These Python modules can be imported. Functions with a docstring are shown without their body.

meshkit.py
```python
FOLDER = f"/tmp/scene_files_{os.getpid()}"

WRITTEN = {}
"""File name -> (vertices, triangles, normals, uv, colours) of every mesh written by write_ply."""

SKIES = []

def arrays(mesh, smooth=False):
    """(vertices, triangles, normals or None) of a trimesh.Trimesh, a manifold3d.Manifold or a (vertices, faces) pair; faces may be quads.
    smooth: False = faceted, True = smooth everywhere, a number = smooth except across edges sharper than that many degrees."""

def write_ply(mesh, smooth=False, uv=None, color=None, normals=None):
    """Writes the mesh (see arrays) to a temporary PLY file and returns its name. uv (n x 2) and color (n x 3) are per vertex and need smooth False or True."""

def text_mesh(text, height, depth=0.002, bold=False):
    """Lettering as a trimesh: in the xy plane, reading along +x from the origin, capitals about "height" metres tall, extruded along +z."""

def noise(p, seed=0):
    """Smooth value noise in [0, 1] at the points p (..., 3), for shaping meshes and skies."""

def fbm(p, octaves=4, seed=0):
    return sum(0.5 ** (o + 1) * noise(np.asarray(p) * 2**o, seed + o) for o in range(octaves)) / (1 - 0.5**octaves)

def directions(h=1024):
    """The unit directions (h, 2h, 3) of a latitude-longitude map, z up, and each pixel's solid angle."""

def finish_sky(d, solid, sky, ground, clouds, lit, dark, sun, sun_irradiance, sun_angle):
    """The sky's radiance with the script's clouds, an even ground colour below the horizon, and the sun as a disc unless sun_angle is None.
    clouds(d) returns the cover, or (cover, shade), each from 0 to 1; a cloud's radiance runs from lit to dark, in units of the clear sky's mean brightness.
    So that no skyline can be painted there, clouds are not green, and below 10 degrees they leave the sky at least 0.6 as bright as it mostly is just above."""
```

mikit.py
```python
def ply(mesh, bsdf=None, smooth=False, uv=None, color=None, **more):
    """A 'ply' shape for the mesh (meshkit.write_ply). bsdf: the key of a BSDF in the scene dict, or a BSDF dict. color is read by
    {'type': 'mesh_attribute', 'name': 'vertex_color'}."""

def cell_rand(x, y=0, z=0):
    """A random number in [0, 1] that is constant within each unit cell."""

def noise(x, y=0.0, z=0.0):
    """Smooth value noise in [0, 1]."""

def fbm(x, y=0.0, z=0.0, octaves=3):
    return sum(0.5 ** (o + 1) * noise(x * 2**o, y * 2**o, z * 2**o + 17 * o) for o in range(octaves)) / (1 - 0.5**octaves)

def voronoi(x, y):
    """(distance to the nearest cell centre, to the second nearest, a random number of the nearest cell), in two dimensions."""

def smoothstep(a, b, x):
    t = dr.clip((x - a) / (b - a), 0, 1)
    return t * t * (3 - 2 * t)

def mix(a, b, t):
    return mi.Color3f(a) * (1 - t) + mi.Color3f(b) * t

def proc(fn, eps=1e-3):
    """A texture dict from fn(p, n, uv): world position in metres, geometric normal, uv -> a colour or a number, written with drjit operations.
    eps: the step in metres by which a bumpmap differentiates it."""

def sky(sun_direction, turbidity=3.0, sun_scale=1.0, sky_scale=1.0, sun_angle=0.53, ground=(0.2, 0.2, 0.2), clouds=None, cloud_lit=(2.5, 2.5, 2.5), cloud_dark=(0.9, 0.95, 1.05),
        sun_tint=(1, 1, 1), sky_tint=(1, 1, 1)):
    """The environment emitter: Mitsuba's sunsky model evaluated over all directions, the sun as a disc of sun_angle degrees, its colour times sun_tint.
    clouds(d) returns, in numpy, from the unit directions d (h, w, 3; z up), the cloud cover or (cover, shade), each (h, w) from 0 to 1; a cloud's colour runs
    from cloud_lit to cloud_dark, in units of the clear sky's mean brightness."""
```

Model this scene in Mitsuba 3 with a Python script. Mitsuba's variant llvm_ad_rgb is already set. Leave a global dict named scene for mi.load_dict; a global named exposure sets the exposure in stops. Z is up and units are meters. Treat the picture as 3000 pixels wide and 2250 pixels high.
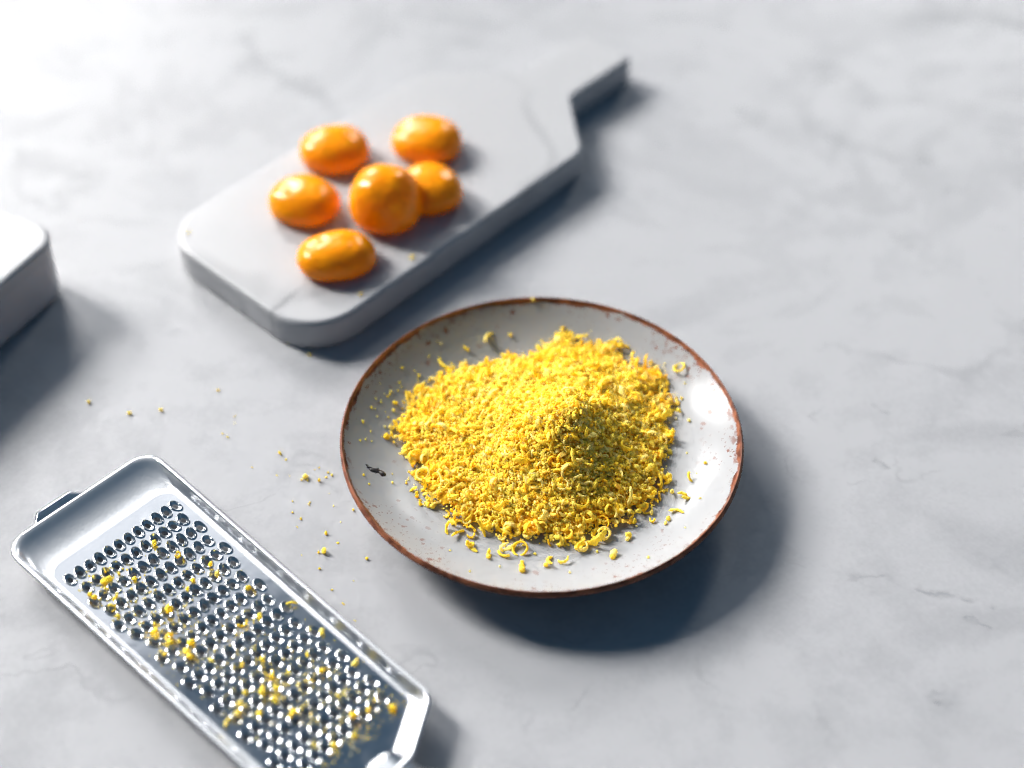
import math
import numpy as np
import trimesh
import drjit as dr
import mitsuba as mi
import mikit
import meshkit
from mikit import noise, fbm, voronoi, smoothstep, mix, cell_rand
from shapely.geometry import Polygon
from shapely import affinity

T = mi.ScalarTransform4f
scene, labels = {}, {}
MM = 0.001

# ------------------------------------------------------------------ camera, light, exposure
exposure = 0.80
EYE = np.array([-0.01122, -0.35562, 0.40132])
FWD = np.array([0.0, 0.70489, -0.70932])
UP = [-0.00925, 0.70929, 0.70486]
scene['camera'] = {
    'type': 'thinlens', 'fov': math.degrees(2 * math.atan(1500 / 4100)), 'fov_axis': 'x',
    'to_world': T().look_at(origin=EYE.tolist(), target=(EYE + FWD).tolist(), up=UP),
    'aperture_radius': 0.0075, 'focus_distance': 0.508, 'near_clip': 0.01, 'far_clip': 20.0,
}
# dim bluish light of the unlit room
scene['room_light'] = {'type': 'constant', 'radiance': {'type': 'rgb', 'value': [0.028, 0.060, 0.100]}}
# a window behind the table to the left: (azimuth-direction distance, sash spans, radiance)
WIN_AZ, WIN_D = math.radians(128), 4.50
SASHES = [((1.05, 2.50), (2.25, 4.65), (56.0, 54.6, 53.0), 3),     # open sash
          ((-1.76, -0.03), (1.72, 3.10), (19.5, 19.2, 18.9), 2),  # lower half of the other sash
          ((-8.44, -5.90), (3.10, 5.90), (11.0, 10.9, 10.7), 3)]  # a farther, smaller window in the same wall
BLIND = ((-2.60, 0.60), (3.16, 6.1), (0.70, 0.71, 0.73))          # pale roller blind over the upper half, lit from outside


# ------------------------------------------------------------------ helpers
COUNT = {}


def key_for(name, parent=None):
    base = (parent + '__' if parent else '') + name
    n = COUNT.get(base, 0)
    COUNT[base] = n + 1
    return base if n == 0 else f'{base}_{n:03d}'


def obj(name, mesh, bsdf, parent=None, smooth=False, label=None, cat=None, group=None, kind=None, color=None, to_world=None, shape=None):
    k = key_for(name, parent)
    d = dict(shape) if shape is not None else mikit.ply(mesh, bsdf, smooth=smooth, color=color)
    if to_world is not None:
        d['to_world'] = to_world
    scene[k] = d
    tag(k, label, cat, group, kind)
    return k


def tag(k, label=None, cat=None, group=None, kind=None):
    e = {a: b for a, b in (('label', label), ('category', cat), ('group', group), ('kind', kind)) if b}
    if e:
        labels[k] = {**labels.get(k, {}), **e}


def thing(name, label, cat, group=None):
    k = key_for(name)
    tag(k, label, cat, group)
    return k


def mesh(v, f):
    return trimesh.Trimesh(np.asarray(v, float), np.asarray(f, int), process=False)


def tri(q):
    q = np.asarray(q, int)
    return np.vstack([q[:, [0, 1, 2]], q[:, [0, 2, 3]]])


def loft(rings, close=True):
    """rings: list of (n,3) closed loops -> quads between neighbouring loops, turned into triangles."""
    n = len(rings[0])
    v = np.vstack(rings)
    i = np.arange(n)
    j = (i + 1) % n
    q = [np.stack([a * n + i, a * n + j, (a + 1) * n + j, (a + 1) * n + i], 1) for a in range(len(rings) - 1)]
    return v, tri(np.vstack(q))


def cap(v, f, start, n, flip=False):
    c = v[start:start + n].mean(0)
    v = np.vstack([v, c])
    i = np.arange(n)
    t = np.stack([start + i, start + (i + 1) % n, np.full(n, len(v) - 1)], 1)
    return v, np.vstack([f, t[:, ::-1] if flip else t])


def fillet_polygon(pts, radii, insets=None, arc=9, straight=8):
    """Closed outline of a counter-clockwise polygon, every edge i (pts[i]->pts[i+1]) moved inwards by insets[i], corners rounded; always the same point count."""
    pts = np.asarray(pts, float)
    n = len(pts)
    insets = np.zeros(n) if insets is None else np.asarray(insets, float)
    d = np.roll(pts, -1, 0) - pts
    d /= np.linalg.norm(d, axis=1, keepdims=True)
    nin = np.stack([-d[:, 1], d[:, 0]], 1)
    base = pts + nin * insets[:, None]
    corner = []
    for i in range(n):
        a = (i - 1) % n
        A = np.array([d[a], -d[i]]).T
        s = np.linalg.solve(A, base[i] - base[a])
        corner.append(base[a] + d[a] * s[0])
    corner = np.array(corner)
    out = []
    arcs = []
    for i in range(n):
        a = (i - 1) % n
        ang = math.atan2(d[a][0] * d[i][1] - d[a][1] * d[i][0], d[a] @ d[i])
        r = radii[i]
        tl = r * abs(math.tan(ang / 2))
        p0 = corner[i] - d[a] * tl
        s = 1 if ang > 0 else -1
        c = p0 + s * r * nin[a]
        th0 = math.atan2(*(p0 - c)[::-1])
        arcs.append([c + r * np.array([math.cos(th0 + ang * t), math.sin(th0 + ang * t)]) for t in np.linspace(0, 1, arc)])
    for i in range(n):
        out += arcs[i]
        a, b = arcs[i][-1], arcs[(i + 1) % n][0]
        out += [a + (b - a) * t for t in np.linspace(0, 1, straight + 2)[1:-1]]
    return np.array(out)


def slab(outline_fn, levels):
    """Solid from loops: outline_fn(inset) -> (n,2); levels: list of (inset, z), bottom first."""
    rings = [np.column_stack([outline_fn(i), np.full(len(outline_fn(i)), z)]) for i, z in levels]
    v, f = loft(rings)
    n = len(rings[0])
    v, f = cap(v, f, 0, n, flip=True)
    v, f = cap(v, f, (len(rings) - 1) * n, n)
    return mesh(v, f)


def rough_edge(r, thick, steps=4):
    """(inset, z) levels of a rounded edge of radius r on a slab from z=0 to thick."""
    lo = [(r * (1 - math.sin(a)), r * (1 - math.cos(a))) for a in np.linspace(0, math.pi / 2, steps)]
    hi = [(r * (1 - math.cos(a)), thick - r * (1 - math.sin(a))) for a in np.linspace(0, math.pi / 2, steps)]
    return lo + hi


# ------------------------------------------------------------------ materials
# the slab's larger veins (path in metres, half width, strength), then its darker cracks
VEINS = [([(-0.1618, 0.3094), (-0.1494, 0.2859), (-0.1358, 0.2635), (-0.0978, 0.2334)], 0.0055, 0.28),
         ([(-0.2468, 0.1883), (-0.2263, 0.1913), (-0.2099, 0.1835), (-0.2194, 0.1546), (-0.2376, 0.1645), (-0.2454, 0.1829)], 0.0050, 0.26),
         ([(0.1743, 0.2469), (0.1508, 0.2747), (0.1309, 0.2461), (0.1357, 0.2195), (0.1508, 0.2083), (0.1869, 0.2061)], 0.0055, 0.20),
         ([(0.2023, 0.3298), (0.2493, 0.3306), (0.2654, 0.3203)], 0.009, 0.30),
         ([(-0.2852, 0.3392), (-0.261, 0.294), (-0.2449, 0.2712)], 0.010, 0.16),
         ([(-0.1954, 0.2348), (-0.2118, 0.2316), (-0.2254, 0.2313)], 0.006, 0.14),
         ([(0.1154, 0.0597), (0.157, 0.0563), (0.2002, 0.0609)], 0.0025, 0.16)]
CRACKS = [([(0.1086, -0.0521), (0.1233, -0.0512), (0.1304, -0.0586)], 0.0011, 0.26),
          ([(0.1299, -0.0549), (0.1342, -0.0578), (0.1434, -0.0599), (0.1572, -0.0627)], 0.0012, 0.42),
          ([(0.1472, -0.07), (0.1547, -0.0735)], 0.0009, 0.34), ([(0.1332, 0.0326), (0.1378, 0.028)], 0.0012, 0.38),
          ([(0.1294, 0.0034), (0.1315, 0.0008)], 0.0013, 0.40), ([(0.1307, -0.1036), (0.1442, -0.1086)], 0.0012, 0.36),
          ([(0.0897, -0.1066), (0.0944, -0.1192), (0.0942, -0.1277)], 0.0022, 0.26)]


def vein_strength(x, y, veins):
    out = mi.Float(0)
    for pts, hw, k in veins:
        d = mi.Float(9)
        for (ax, ay), (bx, by) in zip(pts[:-1], pts[1:]):
            ux, uy = bx - ax, by - ay
            t = dr.clip(((x - ax) * ux + (y - ay) * uy) / (ux * ux + uy * uy), 0, 1)
            d = dr.minimum(d, dr.square(x - ax - t * ux) + dr.square(y - ay - t * uy))
        out = dr.maximum(out, k * dr.exp(-d / (hw * hw)))
    return out


def marble_fn(p, n, uv):
    x, y = p.x, p.y
    wx = fbm(x * 9, y * 9, 3.1, 3) - 0.5
    wy = fbm(x * 9, y * 9, 8.7, 3) - 0.5
    a, b = x + 0.10 * wx, y + 0.10 * wy
    # large cloudy patches
    cloud = smoothstep(0.40, 0.75, fbm(a * 13 + 3, b * 17, 1.0, 4))
    # soft broad veins, broken up
    v1 = 1 - dr.abs(fbm(a * 8 + 5.3, b * 10 + 1.7, 2.0, 3) * 2 - 1)
    v1 = smoothstep(0.84, 1.0, v1) * smoothstep(0.50, 0.70, fbm(x * 17, y * 17, 5.0, 3))
    # fine broken cracks
    w2x = fbm(x * 75, y * 75, 4.0, 4) - 0.5
    w2y = fbm(x * 75, y * 75, 9.0, 4) - 0.5
    v2 = 1 - dr.abs(fbm((a + 0.016 * w2x) * 24, (b + 0.016 * w2y) * 34, 6.0, 3) * 2 - 1)
    v2 = smoothstep(0.94, 1.0, v2) * smoothstep(0.56, 0.70, fbm(x * 38, y * 44, 12.0, 3))
    mott = smoothstep(0.3, 0.72, fbm(x * 58 + 7 * wx, y * 66 + 7 * wy, 2.0, 5))
    grain = fbm(x * 800, y * 800, 3.0, 3)
    t = 0.13 * cloud + 0.10 * v1 + 0.17 * v2 + 0.19 * (mott - 0.4) + 0.16 * (grain - 0.5)
    vx, vy = x + 0.030 * (fbm(x * 45, y * 45, 21.0, 4) - 0.5), y + 0.030 * (fbm(x * 45, y * 45, 27.0, 4) - 0.5)
    t = t + vein_strength(vx, vy, VEINS) * (0.35 + 1.1 * fbm(x * 40, y * 40, 31.0, 3))
    cx, cy = x + 0.005 * (fbm(x * 260, y * 260, 23.0, 4) - 0.5), y + 0.005 * (fbm(x * 260, y * 260, 29.0, 4) - 0.5)
    t = t + vein_strength(cx, cy, CRACKS) * smoothstep(0.25, 0.65, fbm(x * 150, y * 150, 33.0, 3))
    return mix((0.338, 0.340, 0.350), (0.132, 0.137, 0.148), dr.clip(t, 0, 1))


def marble_bump(p, n, uv):
    return 0.00012 * fbm(p.x * 500, p.y * 500, p.z * 500, 3) + 0.00012 * fbm(p.x * 110, p.y * 110, 1.0, 2)


def board_fn(p, n, uv):
    x, y, z = p.x, p.y, p.z
    w = 0.06 * (fbm(x * 14, y * 14, z * 14, 3) - 0.5)
    v = 1 - dr.abs(fbm((x + w) * 13 + 2.6, (y - w) * 13 + 8.1, z * 10, 3) * 2 - 1)
    v = smoothstep(0.93, 1.0, v) * smoothstep(0.5, 0.68, fbm(x * 16, y * 16, z * 16 + 3, 2))
    cloud = fbm(x * 20, y * 20, z * 20 + 4, 3)
    # one short dark vein that runs over the near corner
    d = dr.abs((x + 0.1065) * 0.80 - (y - 0.0735) * 0.60 + 0.004 * (fbm(x * 150, y * 150, z * 150, 2) - 0.5))
    along = (x + 0.1065) * 0.60 + (y - 0.0735) * 0.80
    one = smoothstep(0.0022, 0.0004, d) * smoothstep(0.019, 0.004, dr.abs(along))
    return mix((0.345, 0.345, 0.351), (0.148, 0.152, 0.160), dr.clip(0.30 * v + 0.10 * (cloud - 0.4) + 0.40 * one, 0, 1))


RIM_R = 0.0729


def speckle(x, y, scale, size, keep):
    d, _, c = voronoi(x * scale, y * scale)
    d = d + 0.35 * (noise(x * scale * 5, y * scale * 5, 1.0) - 0.5)
    return smoothstep(size, size * 0.45, d / (0.3 + c)) * smoothstep(keep - 0.01, keep, cell_rand(c * 5000, 3, 1))


def glaze_fn(p, n, uv):
    x, y = p.x, p.y
    r = dr.sqrt(x * x + y * y)
    th = dr.atan2(y, x)
    edge = RIM_R + 0.0026 * (fbm(dr.cos(th) * 9, dr.sin(th) * 9, 2.0, 4) - 0.5) + 0.0009 * (fbm(x * 1100, y * 1100, p.z * 1100, 2) - 0.5)
    near = smoothstep(0.052, 0.074, r)
    patch = smoothstep(0.42, 0.70, fbm(x * 55, y * 55, 4.0, 2))
    s = dr.maximum(speckle(x, y, 260.0, 0.17, 0.55) * (0.25 + 0.75 * near) * patch, speckle(x + 0.3, y + 0.1, 130.0, 0.13, 0.62) * (0.35 + 0.65 * near))
    s = dr.maximum(s, speckle(x + 0.7, y + 0.9, 620.0, 0.22, 0.5) * patch * near)
    s = dr.maximum(s, 0.8 * smoothstep(0.58, 0.72, fbm(x * 420, y * 420, p.z * 420, 3)) * smoothstep(RIM_R - 0.0042, RIM_R - 0.0004, r + 0.004 * (fbm(x * 130, y * 130, 1.0, 2) - 0.5)))
    glaze = mix((0.325, 0.329, 0.337), (0.295, 0.299, 0.302), fbm(x * 60, y * 60, p.z * 60, 3))
    brown = mix((0.24, 0.088, 0.048), (0.095, 0.034, 0.021), smoothstep(0.35, 0.7, fbm(x * 300, y * 300, p.z * 300, 3)))
    c = mix(glaze, (0.17, 0.055, 0.03), dr.clip(s, 0, 1) * 0.85)
    under = smoothstep(0.0125, 0.0150, p.z + 0.0012 * (fbm(x * 200, y * 200, 1.0, 2) - 0.5))
    isrim = smoothstep(edge - 0.0003, edge + 0.0003, r) * under
    return mix(c, brown, isrim)


def yolk_fn(p, n, uv):
    f = fbm(p.x * 160, p.y * 160, p.z * 160, 3)
    return mix((0.999, 0.365, 0.002), (0.998, 0.32, 0.002), smoothstep(0.3, 0.75, f))


def yolk_bump(p, n, uv):
    return 0.0005 * fbm(p.x * 230, p.y * 230, p.z * 230, 2)


def steel_rough(p, n, uv):
    f = fbm(p.x * 90, p.y * 90, p.z * 90, 3)
    g = fbm(p.x * 700, p.y * 700, p.z * 700, 2)
    return 0.09 + 0.10 * smoothstep(0.45, 0.75, f) + 0.04 * g


def steel_bump(p, n, uv):
    return 0.00003 * fbm(p.x * 260, p.y * 260, p.z * 260, 3)


P = mikit.proc
scene['m_marble'] = {'type': 'bumpmap', 'arbitrary': P(marble_bump, eps=0.0004), 'scale': 1.0,
                     'bsdf': {'type': 'principled', 'base_color': P(marble_fn), 'roughness': 0.45, 'specular': 0.2}}
scene['m_board'] = {'type': 'principled', 'base_color': P(board_fn), 'roughness': 0.38, 'specular': 0.35}
scene['m_ceramic'] = {'type': 'principled', 'base_color': {'type': 'rgb', 'value': [0.375, 0.37, 0.38]}, 'roughness': 0.3, 'specular': 0.4}
scene['m_glaze'] = {'type': 'twosided', 'bsdf': {'type': 'principled', 'base_color': P(glaze_fn), 'roughness': 0.2, 'specular': 0.09}}
scene['m_chip'] = {'type': 'principled', 'base_color': {'type': 'rgb', 'value': [0.018, 0.014, 0.014]}, 'roughness': 0.25, 'specular': 0.5}
scene['m_yolk'] = {'type': 'blendbsdf', 'weight': 0.48,
                   'bsdf_0': {'type': 'principledthin', 'base_color': P(yolk_fn), 'roughness': 0.5, 'diff_trans': 1.1},
                   'bsdf_1': {'type': 'bumpmap', 'arbitrary': P(yolk_bump, eps=0.0003), 'scale': 1.0,
                              'bsdf': {'type': 'principled', 'base_color': P(yolk_fn), 'roughness': 0.2, 'specular': 0.6}}}
scene['m_shred'] = {'type': 'principledthin', 'base_color': {'type': 'mesh_attribute', 'name': 'vertex_color'}, 'roughness': 0.75, 'diff_trans': 0.75}
def film(p, n, uv):
    return 0.015 + 0.06 * smoothstep(0.42, 0.72, fbm(p.x * 75, p.y * 75, p.z * 75, 4))


scene['m_steel'] = {'type': 'twosided', 'bsdf': {'type': 'blendbsdf', 'weight': P(film),      # bare steel under a dried, milky film
                    'bsdf_0': {'type': 'bumpmap', 'arbitrary': P(steel_bump, eps=0.0003), 'scale': 1.0,
                               'bsdf': {'type': 'principled', 'base_color': {'type': 'rgb', 'value': [0.60, 0.61, 0.63]}, 'metallic': 1.0, 'roughness': P(steel_rough)}},
                    'bsdf_1': {'type': 'diffuse', 'reflectance': {'type': 'rgb', 'value': [0.62, 0.63, 0.64]}}}}
scene['m_satin'] = {'type': 'twosided', 'bsdf': {'type': 'blendbsdf', 'weight': 0.34,
                    'bsdf_0': {'type': 'principled', 'base_color': {'type': 'rgb', 'value': [0.60, 0.61, 0.63]}, 'metallic': 1.0, 'roughness': 0.27},
                    'bsdf_1': {'type': 'diffuse', 'reflectance': {'type': 'rgb', 'value': [0.66, 0.67, 0.68]}}}}
scene['m_wall'] = {'type': 'twosided', 'bsdf': {'type': 'principled', 'base_color': {'type': 'rgb', 'value': [0.56, 0.57, 0.59]}, 'metallic': 1.0, 'roughness': 0.34}}
scene['m_tooth'] = {'type': 'twosided', 'bsdf': {'type': 'principled', 'base_color': {'type': 'rgb', 'value': [0.70, 0.71, 0.72]}, 'metallic': 1.0, 'roughness': 0.21}}
scene['m_frame'] = {'type': 'principled', 'base_color': {'type': 'rgb', 'value': [0.75, 0.74, 0.72]}, 'roughness': 0.5}

# ------------------------------------------------------------------ setting: the countertop
top = fillet_polygon([(-0.9, -0.55), (0.9, -0.55), (0.9, 0.75), (-0.9, 0.75)], [0.01] * 4)
ins = lambda i: fillet_polygon([(-0.9, -0.55), (0.9, -0.55), (0.9, 0.75), (-0.9, 0.75)], [0.01] * 4, [i] * 4)
lv = [(i, z - 0.03) for i, z in rough_edge(0.004, 0.03)]
obj('countertop', slab(ins, lv), 'm_marble', smooth=40, kind='structure', label='pale grey marble countertop with soft veins', cat='countertop')

# ------------------------------------------------------------------ the window that lights it (beyond the left edge of the picture)
wd = np.array([math.cos(WIN_AZ), math.sin(WIN_AZ), 0.0])
ws = np.array([-wd[1], wd[0], 0.0])     # towards larger azimuth


def wpt(s, z, depth=0.0):
    return wd * (WIN_D + depth) + ws * s + np.array([0, 0, z])


win = thing('window', 'white framed window of two sashes lighting the countertop from behind on the left', 'window')


def wbar(s0, s1, z0, z1, name):
    c = [wpt(s, z, d) for d in (-0.02, 0.04) for s in (s0, s1) for z in (z0, z1)]
    obj(name, trimesh.convex.convex_hull(np.array(c)), 'm_frame', win)


for (s0, s1), (z0, z1), rad, rows in SASHES:
    bar = 0.028
    hgt = (z1 - z0 - bar * (rows - 1)) / rows
    for r in range(rows):
        a = z0 + r * (hgt + bar)
        q = [wpt(s0, a), wpt(s1, a), wpt(s1, a + hgt), wpt(s0, a + hgt)]
        m = mesh(q, [[0, 1, 2], [0, 2, 3]])
        if m.face_normals[0] @ wd > 0:
            m = mesh(q, [[0, 2, 1], [0, 3, 2]])
        k = obj('pane', m, 'm_frame', win)
        scene[k]['emitter'] = {'type': 'area', 'radiance': {'type': 'rgb', 'value': list(rad)}}
        if r:
            wbar(s0, s1, a - bar, a, 'glazing_bar')
    wbar(s0 - 0.05, s0, z0 - 0.05, z1 + 0.05, 'frame')
    wbar(s1, s1 + 0.05, z0 - 0.05, z1 + 0.05, 'frame')
    wbar(s0, s1, z0 - 0.05, z0, 'frame')
    wbar(s0, s1, z1, z1 + 0.05, 'frame')

(s0, s1), (z0, z1), rad = BLIND
q = [wpt(s0, z0, -0.06), wpt(s1, z0, -0.06), wpt(s1, z1, -0.06), wpt(s0, z1, -0.06)]
m = mesh(q, [[0, 1, 2], [0, 2, 3]])
if m.face_normals[0] @ wd > 0:
    m = mesh(q, [[0, 2, 1], [0, 3, 2]])
k = obj('blind', m, 'm_frame', win)
scene[k]['emitter'] = {'type': 'area', 'radiance': {'type': 'rgb', 'value': list(rad)}}

# ------------------------------------------------------------------ marble paddle board
BA = math.radians(49.2)
bax, bn = np.array([math.cos(BA), math.sin(BA)]), np.array([-math.sin(BA), math.cos(BA)])
BO = np.array([-0.110, 0.060])
BT = 0.0150


def board_outline(inset):
    pts = np.array([(5.5, -19.3), (178, -19.6), (208.5, 13.0), (257, 12.6), (258, 45.5), (212, 47.5), (176, 84), (8, 82.5)]) * MM
    r = np.array([24, 13, 9, 3, 3, 14, 20, 24]) * MM
    conv = [1, 1, -1, 1, 1, -1, 1, 1]
    rr = [max(a - c * inset, 0.0004) for a, c in zip(r, conv)]
    q = fillet_polygon(pts, rr, [inset] * 8, arc=12, straight=6)
    return BO + q[:, :1] * bax + q[:, 1:] * bn


bm = slab(board_outline, rough_edge(0.0026, BT, 5))
u_of = (bm.triangles_center[:, :2] - BO) @ bax
board = thing('cutting_board', 'white marble paddle board with a handle carrying orange egg yolks', 'cutting board')
sm = trimesh.graph.smooth_shade(bm, angle=np.radians(35), facet_minarea=None)
u_of = (sm.triangles_center[:, :2] - BO) @ bax
obj('blade', sm.submesh([np.nonzero(u_of <= 0.209)[0]], append=True), 'm_board', board, smooth=True)
obj('handle', sm.submesh([np.nonzero(u_of > 0.209)[0]], append=True), 'm_board', board, smooth=True)

# ------------------------------------------------------------------ lidded dish at the left edge
DA = math.atan2(-0.89, -0.455)
dax = np.array([math.cos(DA), math.sin(DA)])
dn = np.array([-math.sin(DA), math.cos(DA)])    # points away from the dish? fixed below
if dn[0] > 0:
    dn = -dn
DC = np.array([-0.2012, 0.0965])


def dish_outline(inset, grow=0.0):
    i = inset
    pts = np.array([(-4, -1), (150, -1), (150, 84), (-4, 84)]) * MM
    d0 = np.roll(pts, -1, 0)
    q = fillet_polygon(pts, [max(0.014 - i, 0.001)] * 4, [i] * 4, arc=12, straight=6)
    w = DC + q[:, :1] * dax + q[:, 1:] * dn
    if Polygon(w).exterior.is_ccw:
        return w
    return w[::-1]


dish = thing('lidded_dish', 'white rectangular lidded dish cut off by the left edge of the picture', 'dish')
body_lv = [(0.0055, 0.0), (0.0040, 0.0006), (0.0028, 0.0022), (0.0020, 0.005), (0.0012, 0.0232)]
obj('body', slab(dish_outline, body_lv), 'm_ceramic', dish, smooth=35)
lid_lv = [(0.0013, 0.0232), (0.0011, 0.0233), (0.0004, 0.0290), (0.0003, 0.0298), (0.0008, 0.0304), (0.0017, 0.0309), (0.0030, 0.0311)]
obj('lid', slab(dish_outline, lid_lv), 'm_board', dish, smooth=30)

# ------------------------------------------------------------------ speckled plate
FLOOR_Z, RIM_Z = 0.0062, 0.0195


def floor_z(r):
    """height of the plate's upper face at radius r (metres)"""
    r = np.asarray(r, float)
    t = np.clip((r - 0.047) / (0.0742 - 0.047), 0, 1)
    return FLOOR_Z + 0.0003 * np.exp(-((r - 0.0495) / 0.0012) ** 2) + (RIM_Z - 0.0008 - FLOOR_Z) * t ** 1.85


N = 288
prof = [(r, floor_z(r)) for r in np.concatenate([[0.0002], np.linspace(0.005, 0.045, 9), np.linspace(0.0465, 0.0735, 40)])]
lip = [(0.0742 + 0.0006 * math.sin(a), RIM_Z - 0.0012 + 0.0012 * math.cos(a)) for a in np.linspace(-0.6, 0.2, 5)]
lip += [(0.0738 + 0.0013 * math.sin(a), RIM_Z - 0.0017 + 0.0016 * math.cos(a)) for a in np.linspace(0.5, 1.9, 7)]
under = [(0.0742, 0.0160), (0.0722, 0.0135), (0.068, 0.0100), (0.062, 0.0068), (0.054, 0.0042), (0.0475, 0.0033), (0.0465, 0.0018), (0.0455, 0.0002), (0.0440, 0.0001), (0.0428, 0.0016), (0.041, 0.0024), (0.0002, 0.0026)]
th = np.arange(N) / N * 2 * np.pi


def revolve(prof, wob=0.0):
    rings = []
    for r, z in prof:
        w = 1 + wob * 0.004 * (meshkit.fbm(np.column_stack([np.cos(th) * 2.1, np.sin(th) * 2.1, np.full(N, z * 60)]), 3, 5) - 0.5)
        rings.append(np.column_stack([r * w * np.cos(th), r * w * np.sin(th), z + wob * 0.0007 * (meshkit.noise(np.column_stack([np.cos(th) * 1.4, np.sin(th) * 1.4, 0 * th]), 7) - 0.5) * (r / 0.075) ** 2]))
    return mesh(*loft(rings))


plate = thing('plate', 'round white speckled plate with a brown rim holding the grated yolk heap', 'plate')
obj('dish', revolve(prof, 1), 'm_glaze', plate, smooth=True)
obj('rim', revolve([prof[-1]] + lip + under[:1], 1), 'm_glaze', plate, smooth=True, label='brown glazed rim of the plate')
obj('underside', revolve(under, 1), 'm_glaze', plate, smooth=40)

RNG = np.random.default_rng(11)


def blob(seed, sub=1, amp=0.35, freq=1.6):
    m = trimesh.creation.icosphere(subdivisions=sub)
    v = np.array(m.vertices)
    d = 1 + amp * 2 * (meshkit.fbm(v * freq + seed * 7.3, 3, seed) - 0.5)
    return v * d[:, None], np.array(m.faces)


def flake(seed, sx, sy, sz):
    v, f = blob(seed, 2, 0.45, 1.3)
    return v * [sx, sy, sz], f


# dark burnt pit in the glaze at the left of the plate
px, py = -0.0617, -0.0135
cv, cf, at = [], [], 0
for i, (dx, dy, sx, sy, a) in enumerate([(0.0, 0.0, 2.0, 1.2, 0.2), (2.0, -0.2, 1.5, 1.3, -0.5), (-1.4, 0.3, 1.1, 0.45, 0.3), (0.5, 0.8, 0.9, 0.4, 0.9), (2.3, -0.5, 0.8, 0.7, 0.1), (-2.2, 0.9, 0.5, 0.25, 0.4)]):
    v, f = flake(40 + i, sx * MM, sy * MM, 0.35 * MM)
    ca, sa = math.cos(a), math.sin(a)
    v = v @ np.array([[ca, sa, 0], [-sa, ca, 0], [0, 0, 1]])
    dx, dy, sx, sy = 1.35 * dx, 1.35 * dy, 1.35 * sx, 1.35 * sy
    x, y = px + dx * MM, py + dy * MM
    v[:, 0] += x
    v[:, 1] += y
    v[:, 2] += floor_z(np.hypot(v[:, 0], v[:, 1])) + 0.00005
    cv.append(v); cf.append(f + at); at += len(v)
obj('glaze_pit', mesh(np.vstack(cv), np.vstack(cf)), 'm_chip', plate, smooth=True, label='dark burnt pit in the glaze')

# ------------------------------------------------------------------ the egg yolks
YV = {}


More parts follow.
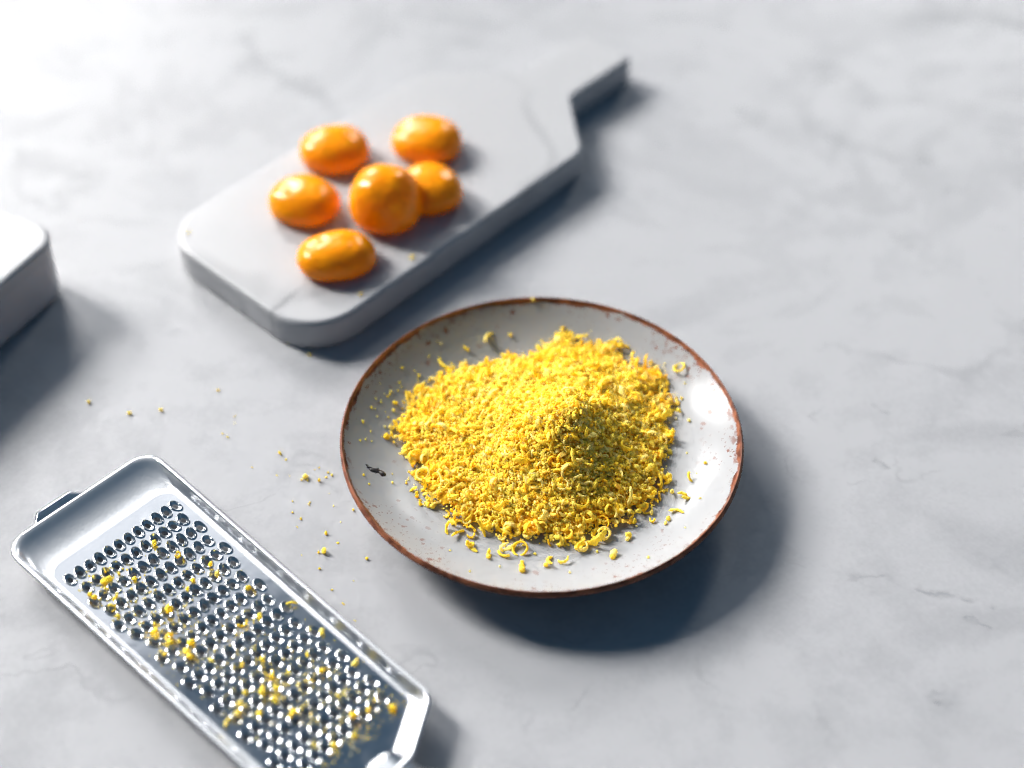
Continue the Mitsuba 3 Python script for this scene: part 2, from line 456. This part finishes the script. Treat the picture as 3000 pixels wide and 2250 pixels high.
def yolk_mesh(seed, a, b, c, dent=0.0, flat=0.55):
    m = trimesh.creation.icosphere(subdivisions=5)
    v = np.array(m.vertices)
    v /= (np.abs(v) ** 2.22).sum(1, keepdims=True) ** (1 / 2.22)
    lump = meshkit.fbm(v * 1.15 + seed * 3.1, 3, seed) - 0.5
    fine = meshkit.fbm(v * 4.5 + seed * 1.7, 3, seed + 9) - 0.5
    d = 1 + 0.13 * lump + 0.010 * fine
    # a shallow dimple on top
    t = np.random.default_rng(seed).uniform(-0.4, 0.4, 2)
    dd = ((v[:, 0] - t[0]) ** 2 + (v[:, 1] - t[1]) ** 2) / 0.22
    d -= dent * np.exp(-dd) * (v[:, 2] > 0)
    v = v * d[:, None]
    lo = v[:, 2] < 0
    v[lo, 2] = -flat * (1 - np.exp(v[lo, 2] / flat))       # settled, flatter underneath
    v *= [a, b, c]
    v[:, 2] -= v[:, 2].min()
    return mesh(v, m.faces)


YOLKS = [  # x, y, (a, b, c) mm, yaw, dent, tilt, label
    (-94.0, 164.0, (15.8, 14.6, 9.8), 10, 0.07, 0, 'orange egg yolk at the far left of the group on the board'),
    (-103.3, 125.5, (16.0, 14.0, 9.6), -25, 0.09, 0, 'wrinkled egg yolk nearest the left edge of the board'),
    (-86.0, 88.5, (16.4, 13.2, 9.4), 12, 0.05, 0, 'flattened glossy egg yolk nearest the front edge of the board'),
    (-67.0, 120.5, (15.9, 15.4, 17.5), 0, 0.0, 0, 'tallest rounded egg yolk in the middle of the group'),
    (-48.5, 134.5, (13.6, 14.8, 10.4), 30, 0.03, 0, 'egg yolk half hidden behind the tallest yolk'),
    (-51.8, 172.0, (16.4, 14.4, 9.8), -12, 0.08, 0, 'deep orange egg yolk farthest from the front, nearest the board handle'),
]
for i, (x, y, (a, b, c), yaw, dent, tilt, lab) in enumerate(YOLKS):
    m = yolk_mesh(31 + i, a * MM, b * MM, c * MM, dent)
    obj('egg_yolk', m, 'm_yolk', smooth=True, label=lab, cat='egg yolk', group='cured egg yolks on the marble board',
        to_world=T().translate([x * MM, (y + 9.8) * MM, BT + 0.00015]).rotate([0, 0, 1], yaw))

# ------------------------------------------------------------------ grater
GA = math.radians(-42.4)
gax, gn = np.array([math.cos(GA), math.sin(GA)]), np.array([-math.sin(GA), math.cos(GA)])
GO = np.array([-0.1694, -0.0256])


def G(q):
    """grater frame (u along, v across, z) in metres -> world"""
    q = np.asarray(q, float)
    return np.column_stack([GO + q[:, :1] * gax + q[:, 1:2] * gn, q[:, 2]])


grater = thing('grater', 'flat stainless steel hand grater with yellow bits stuck in its teeth', 'grater')
GP = np.array([(0, -32.2), (154.5, -29.0), (166, -9), (166, 9), (154.5, 29.0), (0, 32.2)]) * MM
GKIND = ['s', 'e', 'e', 'e', 's', 't']
RADII = np.array([9, 6, 8, 8, 6, 9]) * MM
PZ = 0.0054
LEVELS = [  # z, inset at sides, at the top end, at the handle end   (mm)
    (8.8, 0.5, 0.6, 0.4), (9.6, 0.0, 0.0, 0.0), (10.7, -0.15, -0.2, -0.1), (11.4, 0.2, 0.3, 0.2), (11.7, 0.8, 0.9, 0.7), (11.6, 1.3, 1.5, 1.2), (11.2, 1.7, 2.2, 1.7), (10.4, 1.95, 3.0, 2.3),
    (9.4, 2.15, 3.9, 3.1), (8.3, 2.35, 5.0, 4.0), (7.2, 2.6, 6.4, 4.9), (6.2, 2.9, 8.0, 5.8), (5.4, 3.4, 10.0, 6.5), (4.85, 4.0, 12.2, 7.0), (4.6, 4.8, 14.8, 7.6), (4.6, 5.4, 18.0, 8.0)]


def grater_ring(z, s, t, e, dz=0.0):
    sel = {'s': s, 't': t, 'e': e}
    inset = np.array([sel[k] for k in GKIND]) * MM
    rad = np.maximum(RADII - 0.55 * np.minimum(inset, [s * MM] * 6), 0.002)
    o = fillet_polygon(GP, rad, inset, arc=10, straight=10)
    return np.column_stack([o, np.full(len(o), z * MM + dz)])


LEVELS = [(5.4 + (z - 4.6) * 0.62, a, b, c) for z, a, b, c in LEVELS]      # a shallow tray
rings = [grater_ring(*l) for l in LEVELS]
v, f = loft(rings)
fm = trimesh.graph.smooth_shade(mesh(v, f), angle=np.radians(50), facet_minarea=None)
tc = fm.triangles_center
at_end = (tc[:, 0] < 0.0172) & (tc[:, 2] < 0.0098) & (np.abs(tc[:, 1]) < 0.0300) & (tc[:, 0] > 0.0014)
for nm, sel, mt in (('frame', ~at_end, 'm_wall'), ('end_scoop', at_end, 'm_satin')):
    pm = fm.submesh([np.nonzero(sel)[0]], append=True)
    obj(nm, mesh(G(pm.vertices), pm.faces), mt, grater, smooth=True)
inner = grater_ring(*LEVELS[-1])[:, :2]
# the sheet: an oval hole under each tooth, and a raised field
TEETH = []
for i in range(17):
    u = 27.1 + 7.15 * i
    hw = 32.2 - 0.0213 * u - 8.0
    off = 0.0 if i % 2 else 2.08
    for j in range(-7, 8):
        vv = off + 4.15 * j
        if abs(vv) <= hw:
            TEETH.append((u, vv))
holes = []
for u, vv in TEETH:
    a = np.arange(14) / 14 * 2 * np.pi
    holes.append(np.column_stack([(u + 2.75 * np.cos(a)) * MM, (vv + 1.68 * np.sin(a)) * MM])[::-1])
sheet = Polygon(inner, holes)
sv, sf = trimesh.creation.triangulate_polygon(sheet, engine='earcut')
m3 = mesh(G(np.column_stack([sv, np.full(len(sv), PZ)])), sf)
if m3.face_normals[0][2] < 0:
    m3 = mesh(m3.vertices, np.asarray(m3.faces)[:, ::-1])
obj('grating_sheet', m3, 'm_steel', grater, smooth=False)


def tooth_mesh(seed):
    """a punched tooth: a small torn crater, highest on one side"""
    rng = np.random.default_rng(seed)
    n = 20
    a = np.arange(n) / n * 2 * np.pi
    hi = 0.5 + 0.5 * np.cos(a - math.pi + rng.normal(0, 0.15))
    h = 0.50 + (0.95 + rng.normal(0, 0.08)) * hi ** 1.2
    rings = []
    for ru, rv, k in ((3.45, 2.06, 0.0), (3.15, 2.0, 0.16), (2.92, 1.90, 0.52), (2.76, 1.80, 0.88), (2.66, 1.72, 1.0), (2.55, 1.63, 0.95), (2.25, 1.42, 0.48), (1.80, 1.12, 0.12), (1.45, 0.90, -0.10)):
        lean = 0.16 * k * h
        rings.append(np.column_stack([ru * np.cos(a) + lean, rv * np.sin(a), k * h + (0.004 if k == 0 else 0)]))
    v, f = loft(rings)
    return v * MM, f


TOOTH = []
for s in range(4):
    v, f = tooth_mesh(s)
    TOOTH.append(mikit.ply(mesh(v, f), 'm_tooth', smooth=50))
for u, vv in TEETH:
    w = G([(u * MM, vv * MM, PZ)])[0]
    jit = RNG.normal(0, 7)
    obj('tooth', None, None, grater, shape=TOOTH[RNG.integers(4)], to_world=T().translate(w.tolist()).rotate([0, 0, 1], math.degrees(GA) + jit).scale([RNG.uniform(0.94, 1.05), RNG.uniform(0.93, 1.03), RNG.uniform(0.8, 1.25)]))


def solid_at(m, q, yaw=0.0):
    mm = m.copy()
    return mm


def hull_of_spheres(pts, sub=2):
    s = trimesh.creation.icosphere(subdivisions=sub).vertices
    return trimesh.convex.convex_hull(np.vstack([np.asarray(s) * np.asarray(r) + np.asarray(c) for c, r in pts]))


hm = hull_of_spheres([((0.1780, 0.0, 0.0075), (0.011, 0.0125, 0.0052)), ((0.280, 0.0, 0.012), (0.012, 0.0140, 0.0075))], 3)
hm = mesh(G(hm.vertices), hm.faces)
obj('handle', hm, 'm_steel', grater, smooth=60)
hn = hull_of_spheres([((0.1605, 0.0, 0.0072), (0.004, 0.008, 0.0020)), ((0.1745, 0.0, 0.0075), (0.006, 0.0095, 0.0035))], 2)
obj('neck', mesh(G(hn.vertices), hn.faces), 'm_steel', grater, smooth=60)
ft = hull_of_spheres([((-0.0045, -0.014, 0.0040), (0.0025, 0.002, 0.0040)), ((-0.0045, -0.001, 0.0040), (0.0025, 0.002, 0.0040)), ((-0.0005, -0.018, 0.0036), (0.001, 0.002, 0.0036)), ((-0.0005, 0.003, 0.0036), (0.001, 0.002, 0.0036))], 2)
obj('foot', mesh(G(ft.vertices), ft.faces), 'm_steel', grater, smooth=60)

# ------------------------------------------------------------------ grated yolk: pieces
CRUMB = [blob(s, 1, 0.42, 1.5) for s in range(10)]
CRUMB_FINE = [blob(60 + s, 2, 0.50, 1.8) for s in range(8)]


def ribbon(rng, rad, arc, width, thick, pitch, seg=14, crumble=0.17):
    """a curled shred: a thick little band bent round, with crumbly edges"""
    t = np.linspace(0, 1, seg)
    a = t * arc
    rr = rad * (1 + rng.uniform(-0.25, 0.35) * t)
    taper = np.clip(np.minimum(t, 1 - t) * 7, 0.35, 1)
    w = width * taper * (1 + crumble * rng.normal(0, 1, seg))
    h = thick * (1 + crumble * rng.normal(0, 1, seg))
    c = np.column_stack([rr * np.cos(a), rr * np.sin(a), pitch * t])
    out = np.column_stack([np.cos(a), np.sin(a), 0 * a])
    up = np.array([0, 0, 1.0])
    ring = []
    for x, y in ((1, 0.55), (0.55, 1), (-0.55, 1), (-1, 0.55), (-1, -0.55), (-0.55, -1), (0.55, -1), (1, -0.55)):
        j = 1 + crumble * 0.9 * rng.normal(0, 1, seg)
        ring.append(c + out * (h * x * 0.5 * j)[:, None] + up * (w * y * 0.5 * j)[:, None])
    rings = [np.array([r[i] for r in ring]) for i in range(seg)]
    v, f = loft(rings)
    n = len(ring)
    v, f = cap(v, f, 0, n, flip=True)
    v, f = cap(v, f, (seg - 1) * n, n)
    return v - v.mean(0), f


def curl(rng, big=1.0):
    k = rng.random()
    if k < 0.55:      # tight curls
        return ribbon(rng, rng.uniform(1.0, 2.0) * big, rng.uniform(3.0, 7.0), rng.uniform(0.7, 1.5) * big, rng.uniform(0.5, 0.85), rng.uniform(-1.2, 1.2))
    if k < 0.8:       # open arcs
        return ribbon(rng, rng.uniform(2.0, 4.2) * big, rng.uniform(1.2, 2.6), rng.uniform(0.8, 1.4) * big, rng.uniform(0.6, 0.95), rng.uniform(-1, 1))
    return ribbon(rng, rng.uniform(5, 9) * big, rng.uniform(0.4, 0.8), rng.uniform(0.8, 1.3), rng.uniform(0.6, 0.9), rng.uniform(-1, 1), seg=10)


def rot(rng, flat=0.0):
    """random rotation; flat=1 keeps z upright"""
    q = rng.normal(0, 1, 4)
    q /= np.linalg.norm(q)
    R = trimesh.transformations.quaternion_matrix(q)[:3, :3]
    if rng.random() < flat:
        a = rng.uniform(0, 2 * np.pi)
        b = rng.normal(0, 0.3)
        R = trimesh.transformations.euler_matrix(b, rng.normal(0, 0.3), a)[:3, :3]
    return R


def deep(rng):
    return tone(rng) * [0.995, 0.86, 0.5]


def tone(rng):
    t = rng.random()
    a, b, c = np.array([0.995, 0.86, 0.16]), np.array([0.995, 0.795, 0.08]), np.array([0.995, 0.92, 0.45])
    base = a * (1 - t) + b * t
    if rng.random() < 0.22:
        base = 0.5 * base + 0.5 * c
    return base


HC = np.array([0.001, 0.008])


EDGE = [(-177, 58.0), (-158, 55.5), (-143, 57.2), (-125, 52.2), (-105, 54.4), (-84, 53.3), (-67, 50.8), (-48, 50.8), (-35, 51.9), (-11, 47.6), (10, 50.7), (22, 57.1), (36, 57.4), (53, 54.6), (74, 56.4), (95, 49.1), (121, 45.2), (138, 53.2), (151, 54.5), (168, 56.8)]   # outline of the heap: degrees, mm
EDGE_A = np.array([EDGE[-1][0] - 360] + [a for a, _ in EDGE] + [EDGE[0][0] + 360], float)
EDGE_R = np.array([EDGE[-1][1]] + [b for _, b in EDGE] + [EDGE[0][1]], float)


def heap_h(x, y):
    """thickness of the heap over the plate (metres)"""
    dx, dy = x - HC[0], y - HC[1]
    th = np.arctan2(dy, dx)
    edge = np.interp(np.degrees(th), EDGE_A, EDGE_R) * MM * (1.01 + 0.16 * (meshkit.fbm(np.stack([np.cos(th) * 7 + 4, np.sin(th) * 7, 0 * th], -1), 3, 3) - 0.5))
    r = np.hypot(dx, dy) / edge
    base = 0.0088 * np.clip(1 - r ** 1.7, 0, None) ** 0.75
    q = np.hypot((x - 0.0095) / 0.0205, (y + 0.001) / 0.0205)
    peak = 0.0168 * np.exp(-(q ** 1.7) * 1.05)
    q2 = np.hypot((x - 0.016) / 0.016, (y - 0.036) / 0.014)
    p2 = 0.0045 * np.exp(-q2 ** 2)
    lump = 0.0042 * (meshkit.fbm(np.stack([x * 85, y * 85, 0 * x], -1), 3, 8) - 0.5) * np.clip(1.2 - r, 0, 1) ** 0.4
    return np.where(r < 1, base + peak * np.clip(1.3 - r, 0, 1) + p2 * np.clip(1.2 - r, 0, 1) + lump, 0).clip(0), r


def ground_z(x, y):
    return floor_z(np.hypot(x, y))


hr = np.random.default_rng(5)
V, F, C, at = [], [], [], 0


def add(v, f, col):
    global at
    V.append(v); F.append(f + at); C.append(np.tile(col, (len(v), 1))); at += len(v)


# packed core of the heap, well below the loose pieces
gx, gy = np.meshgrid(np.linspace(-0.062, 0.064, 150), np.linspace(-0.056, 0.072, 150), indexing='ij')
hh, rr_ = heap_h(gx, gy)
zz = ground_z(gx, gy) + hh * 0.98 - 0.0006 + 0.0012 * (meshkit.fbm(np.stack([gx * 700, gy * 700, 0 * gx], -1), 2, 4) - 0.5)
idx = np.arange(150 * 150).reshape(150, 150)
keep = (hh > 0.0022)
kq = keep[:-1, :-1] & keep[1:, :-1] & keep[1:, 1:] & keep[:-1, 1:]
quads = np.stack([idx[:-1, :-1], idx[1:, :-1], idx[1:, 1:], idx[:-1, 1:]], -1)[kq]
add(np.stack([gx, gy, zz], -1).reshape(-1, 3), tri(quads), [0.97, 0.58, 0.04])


def sample(n, lo=0.0):
    out = []
    while len(out) < n:
        x, y = hr.uniform(-0.066, 0.064), hr.uniform(-0.058, 0.072)
        h, r = heap_h(np.array(x), np.array(y))
        if r < 1.0 and hr.random() < 1.0 - 0.93 * max(0, float(r) - 0.66) / 0.34:
            out.append((x, y, float(h), float(r)))
    return out


for x, y, h, r in sample(3800):                                        # crumbs
    s = min(hr.lognormal(-0.5, 0.42) * 0.95, 1.15) * MM
    v, f = CRUMB[hr.integers(10)] if s < 0.75 * MM else CRUMB_FINE[hr.integers(8)]
    v = (v * hr.uniform(0.7, 1.3, 3)) @ rot(hr).T * s
    add(v + [x, y, ground_z(x, y) + max(h - hr.random() * 0.0012, 0) + s * 0.45], f, deep(hr) if hr.random() < 0.35 else tone(hr))
for x, y, h, r in sample(3000):                                        # small curls between them
    v, f = curl(hr, hr.uniform(0.75, 1.2))
    v = v @ rot(hr, 0.2).T * MM
    z = ground_z(x, y) + max(h + hr.uniform(-0.0008, 0.0006), -v[:, 2].min() * 0.8)
    add(v + [x, y, z], f, deep(hr) if hr.random() < 0.2 else tone(hr))
for x, y, h, r in sample(900):                                         # crumbly clots
    k = hr.integers(5, 13)
    rad = hr.uniform(0.5, 1.3) * MM
    col = tone(hr)
    z0 = ground_z(x, y) + h + rad * hr.uniform(-0.2, 0.55)
    for _ in range(k):
        o = hr.normal(0, 0.5, 3) * rad
        s = hr.uniform(0.25, 0.62) * MM
        v, f = CRUMB[hr.integers(10)]
        v = (v * hr.uniform(0.7, 1.3, 3)) @ rot(hr).T * s
        add(v + [x + o[0], y + o[1], z0 + 0.7 * o[2]], f, 0.6 * col + 0.4 * tone(hr))
GRIT = [blob(90 + s, 0, 0.4, 1.5) for s in range(6)]
for x, y, h, r in sample(9000):                                        # fine grit dusted over everything
    s = hr.uniform(0.14, 0.36) * MM
    v, f = GRIT[hr.integers(6)]
    add((v * hr.uniform(0.6, 1.4, 3)) @ rot(hr).T * s + [x, y, ground_z(x, y) + h + hr.uniform(0.2, 1.5) * MM * min(1, 4 * (1.02 - r))], f, 0.5 * tone(hr) + [0.495, 0.45, 0.17])
obj('grated_yolk', mesh(np.vstack(V), np.vstack(F)), 'm_shred', smooth=False, color=np.vstack(C), kind='stuff',
    label='heap of finely grated yellow egg yolk on the speckled plate', cat='grated yolk')


def piece(name, v, f, col, pos, label, cat, group, bsdf='m_shred'):
    obj(name, mesh(v + np.asarray(pos), f), bsdf, smooth=True, color=np.tile(col, (len(v), 1)), label=label, cat=cat, group=group)


# the larger curls that lie on top of the heap, one by one
for x, y, h, r in sample(280):
    v, f = curl(hr, hr.uniform(1.05, 1.6))
    v = v @ rot(hr, 0.35).T * MM
    z = ground_z(x, y) + h + max(0.0006, -v[:, 2].min() * 0.45)
    piece('yolk_curl', v, f, tone(hr), (x, y, z), 'curled yellow shred lying on the heap of grated yolk', 'yolk shred', 'curled shreds on the grated heap')

# loose shreds and crumbs round the heap on the plate
lr = np.random.default_rng(21)
LOOSE = [(-3.0, 73.3, 1.5, 'b'), (-21.1, 58.6, 2.6, 'c'), (-12.1, 60.8, 1.4, 'b'), (1.1, 57.9, 2.2, 'c'), (-38.6, 44.5, 2.2, 'c'), (54.6, 38.9, 2.0, 'c'), (61.2, -8.0, 1.1, 'b'), (54.9, -14.0, 2.2, 'c'), (52.9, -23.9, 2.3, 'c'),
         (24.8, -50.9, 1.7, 'b'), (-25.2, -46.2, 2.3, 'c'), (-7.0, -57.3, 1.9, 'b'), (1.3, -54.2, 1.4, 'b'), (-7.1, -52.8, 1.3, 'b'), (30.7, -41.6, 1.4, 'b'), (44.6, -35.2, 1.3, 'b'), (-25.4, -40.8, 2.0, 'c'),
         (7.5, -52.0, 2.0, 'c'), (14.0, -45.0, 2.4, 'c'), (20.0, -40.0, 2.6, 'c'), (-14.0, -49.0, 1.9, 'c'), (-33.0, -38.0, 2.3, 'c'), (40.0, -33.0, 1.6, 'c'), (48.0, -20.0, 1.8, 'c'), (55.0, 26.0, 1.2, 'b'), (57.0, 15.0, 1.3, 'b'),
         (-46.0, 34.0, 1.5, 'b'), (-56.5, 22.0, 1.7, 'b'), (-57.0, 18.5, 1.5, 'b'), (-57.5, 10.0, 1.6, 'b'), (-52.0, 26.0, 1.5, 'b'), (-30.0, 53.0, 1.4, 'c'), (10.0, 62.5, 1.6, 'c'), (38.0, -25.0, 2.1, 'c'), (33.0, -33.0, 1.9, 'c'),
         (-30.2, -39.8, 2.6, 'c'), (-25.6, -45.0, 1.6, 'c'), (-18.9, -49.6, 2.2, 'c'), (-7.8, -46.7, 2.7, 'c'), (-7.1, -55.9, 2.4, 'b'), (2.5, -52.1, 1.7, 'c'), (15.2, -44.5, 2.6, 'c'), (19.7, -43.5, 2.9, 'c'), (25.4, -49.1, 2.6, 'b'),
         (18.5, -36.0, 2.5, 'c'), (31.0, -40.1, 1.8, 'b'), (45.7, -33.2, 1.7, 'b'), (49.0, -29.7, 1.5, 'c'), (51.9, -21.8, 2.3, 'c'), (22.1, -39.8, 2.4, 'c'), (-13.0, -46.8, 2.4, 'c'), (11.8, -40.1, 2.2, 'c'), (35.0, -29.0, 2.3, 'c'), (40.0, -29.5, 1.6, 'b')]
for x, y, s, k in LOOSE:
    if k == 'b':
        v, f = CRUMB_FINE[lr.integers(8)]
        v = v * lr.uniform(0.7, 1.2, 3) @ rot(lr).T * s * 0.55 * MM
    else:
        v, f = curl(lr, s / 1.85)
        v = v @ rot(lr, 0.6).T * MM
    x, y = x * MM, y * MM
    piece('loose_shred', v, f, tone(lr), (x, y, float(ground_z(x, y)) - v[:, 2].min() * 0.85), 'loose bit of grated yolk beside the heap on the plate', 'yolk shred', 'loose bits of grated yolk round the heap')
for i in range(70):      # fine dust-like crumbs, most on the left wall of the plate
    if i < 46:
        a, r = lr.uniform(2.2, 3.5), lr.uniform(0.056, 0.069)
    else:
        a, r = lr.uniform(0, 6.28), lr.uniform(0.048, 0.066)
    x, y = r * math.cos(a), r * math.sin(a)
    v, f = CRUMB[lr.integers(10)]
    s = lr.uniform(0.22, 0.6) * MM
    v = v * lr.uniform(0.7, 1.3, 3) * s
    piece('plate_crumb', v, f, tone(lr) * [1, 1.05, 1.6], (x, y, float(ground_z(x, y)) + s * 0.5), 'tiny pale yolk crumb on the speckled wall of the plate', 'crumb', 'tiny yolk crumbs on the plate wall')

# crumbs on the countertop
TABLE = [(-179.5, 30.5, 1.0), (-162.1, 24.5, 1.0), (-150.0, 26.5, 1.1), (-129.1, 37.8, 0.8), (-100.2, 4.1, 1.1), (-89.1, -7.9, 1.7), (-83.7, -9.6, 1.0), (-81.3, -7.8, 0.7), (-69.6, -23.6, 0.8), (-78.6, -34.9, 0.9), (-78.4, -43.3, 1.5),
         (-80.4, -43.6, 0.7), (-62.8, -46.2, 0.9), (-94.6, 58.6, 0.9), (-97.5, 1.0, 0.6), (-92.0, -25.0, 0.5), (-110.0, -3.0, 0.4), (-86.0, -4.0, 0.4), (-74.0, -60.0, 0.5), (-120.0, 20.0, 0.4)]
for x, y, s in TABLE:
    v, f = CRUMB_FINE[lr.integers(8)]
    v = v * lr.uniform(0.7, 1.3, 3) @ rot(lr).T * s * 0.62 * MM
    piece('table_crumb', v, f, tone(lr), (x * MM, y * MM, -v[:, 2].min() * 0.9), 'tiny yellow yolk crumb scattered on the marble countertop left of the plate', 'crumb', 'yolk crumbs scattered on the countertop')
for i in range(34):                                                    # finer dust round them
    x, y, _ = TABLE[lr.integers(4, 20)]
    x, y = x + lr.normal(0, 9), y + lr.normal(0, 9)
    if np.hypot(x, y) < 79:
        continue
    v, f = CRUMB[lr.integers(10)] if lr.random() < 0.6 else ribbon(lr, 1.6, 1.6, 0.9, 0.8, 0.4, seg=8)
    v = v * lr.uniform(0.6, 1.4, 3) * lr.uniform(0.16, 0.42) * MM
    piece('table_crumb', v, f, tone(lr), (x * MM, y * MM, -v[:, 2].min() * 0.9), 'tiny yellow yolk crumb scattered on the marble countertop left of the plate', 'crumb', 'yolk crumbs scattered on the countertop')
for (x, y, s), lab in zip([(-152.5, 119.0, 1.0), (-54.4, 103.2, 1.4), (-74.3, 79.5, 1.1)],
                          ['yolk crumb alone near the left rounded corner of the board', 'yellow crumb on the board to the right of the flattened front yolk', 'yolk crumb by the near edge of the board below the front yolk']):
    v, f = CRUMB_FINE[lr.integers(8)]
    v = v @ rot(lr).T * s * 0.6 * MM
    piece('board_crumb', v, f, tone(lr), (x * MM, y * MM, BT - v[:, 2].min() * 0.9), lab, 'crumb', None)

# bits stuck on the grater
gr = np.random.default_rng(77)
GBITS = []
while len(GBITS) < 64:
    u = gr.uniform(34, 132)
    c = -25 + (u - 30) * 0.24 if gr.random() < 0.75 else gr.uniform(-22, 20)
    vv = c + gr.normal(0, 7)
    if abs(vv) < 23:
        GBITS.append((u, vv))
for u, vv in [(141, 16), (142, 12), (140, 7), (145, 3), (143, -4), (138, -8), (147, 18), (125, 21.5), (108, 22), (92, 22.5)]:
    GBITS.append((u, vv))
for u, vv in GBITS:
    near = min((abs(u - a) / 1.6) ** 2 + (vv - b) ** 2 for a, b in TEETH)
    s = gr.uniform(0.45, 1.15)
    if gr.random() < 0.7:
        v, f = CRUMB_FINE[gr.integers(8)]
        v = v * gr.uniform(0.7, 1.3, 3) @ rot(gr).T * s * MM
    else:
        v, f = curl(gr, 0.7)
        v = v @ rot(gr, 0.3).T * MM
    w = G([(u * MM, vv * MM, PZ)])[0]
    w[2] += (0.0012 if near < 3.2 else 0.0) - v[:, 2].min() * 0.8
    piece('grater_crumb', v, f, tone(gr), w, 'small yellow yolk bit stuck among the teeth of the grater', 'crumb', 'yolk bits stuck on the grater')

# fine yolk dust smeared over the grater and the plate
V, F, C, at = [], [], [], 0
while len(V) < 650:
    u = gr.uniform(28, 150)
    c = -18 + (u - 30) * 0.22
    vv = c + gr.normal(0, 9)
    if abs(vv) > 24 or gr.random() > 0.35 + 0.65 * (u / 150):
        continue
    near = min((abs(u - a) / 1.6) ** 2 + (vv - b) ** 2 for a, b in TEETH)
    if near < 2.6:
        continue
    v, f = CRUMB[gr.integers(10)]
    sz = gr.uniform(0.10, 0.34) * MM
    w = G([(u * MM, vv * MM, PZ + sz * 0.4 + (0.0004 if near < 4.5 else 0))])[0]
    add(v * gr.uniform(0.6, 1.4, 3) * sz + w, f, tone(gr) * [1, 1.03, 1.7])
obj('yolk_dust', mesh(np.vstack(V), np.vstack(F)), 'm_shred', smooth=False, color=np.vstack(C), kind='stuff',
    label='fine pale yellow yolk dust between the grater teeth', cat='yolk dust')
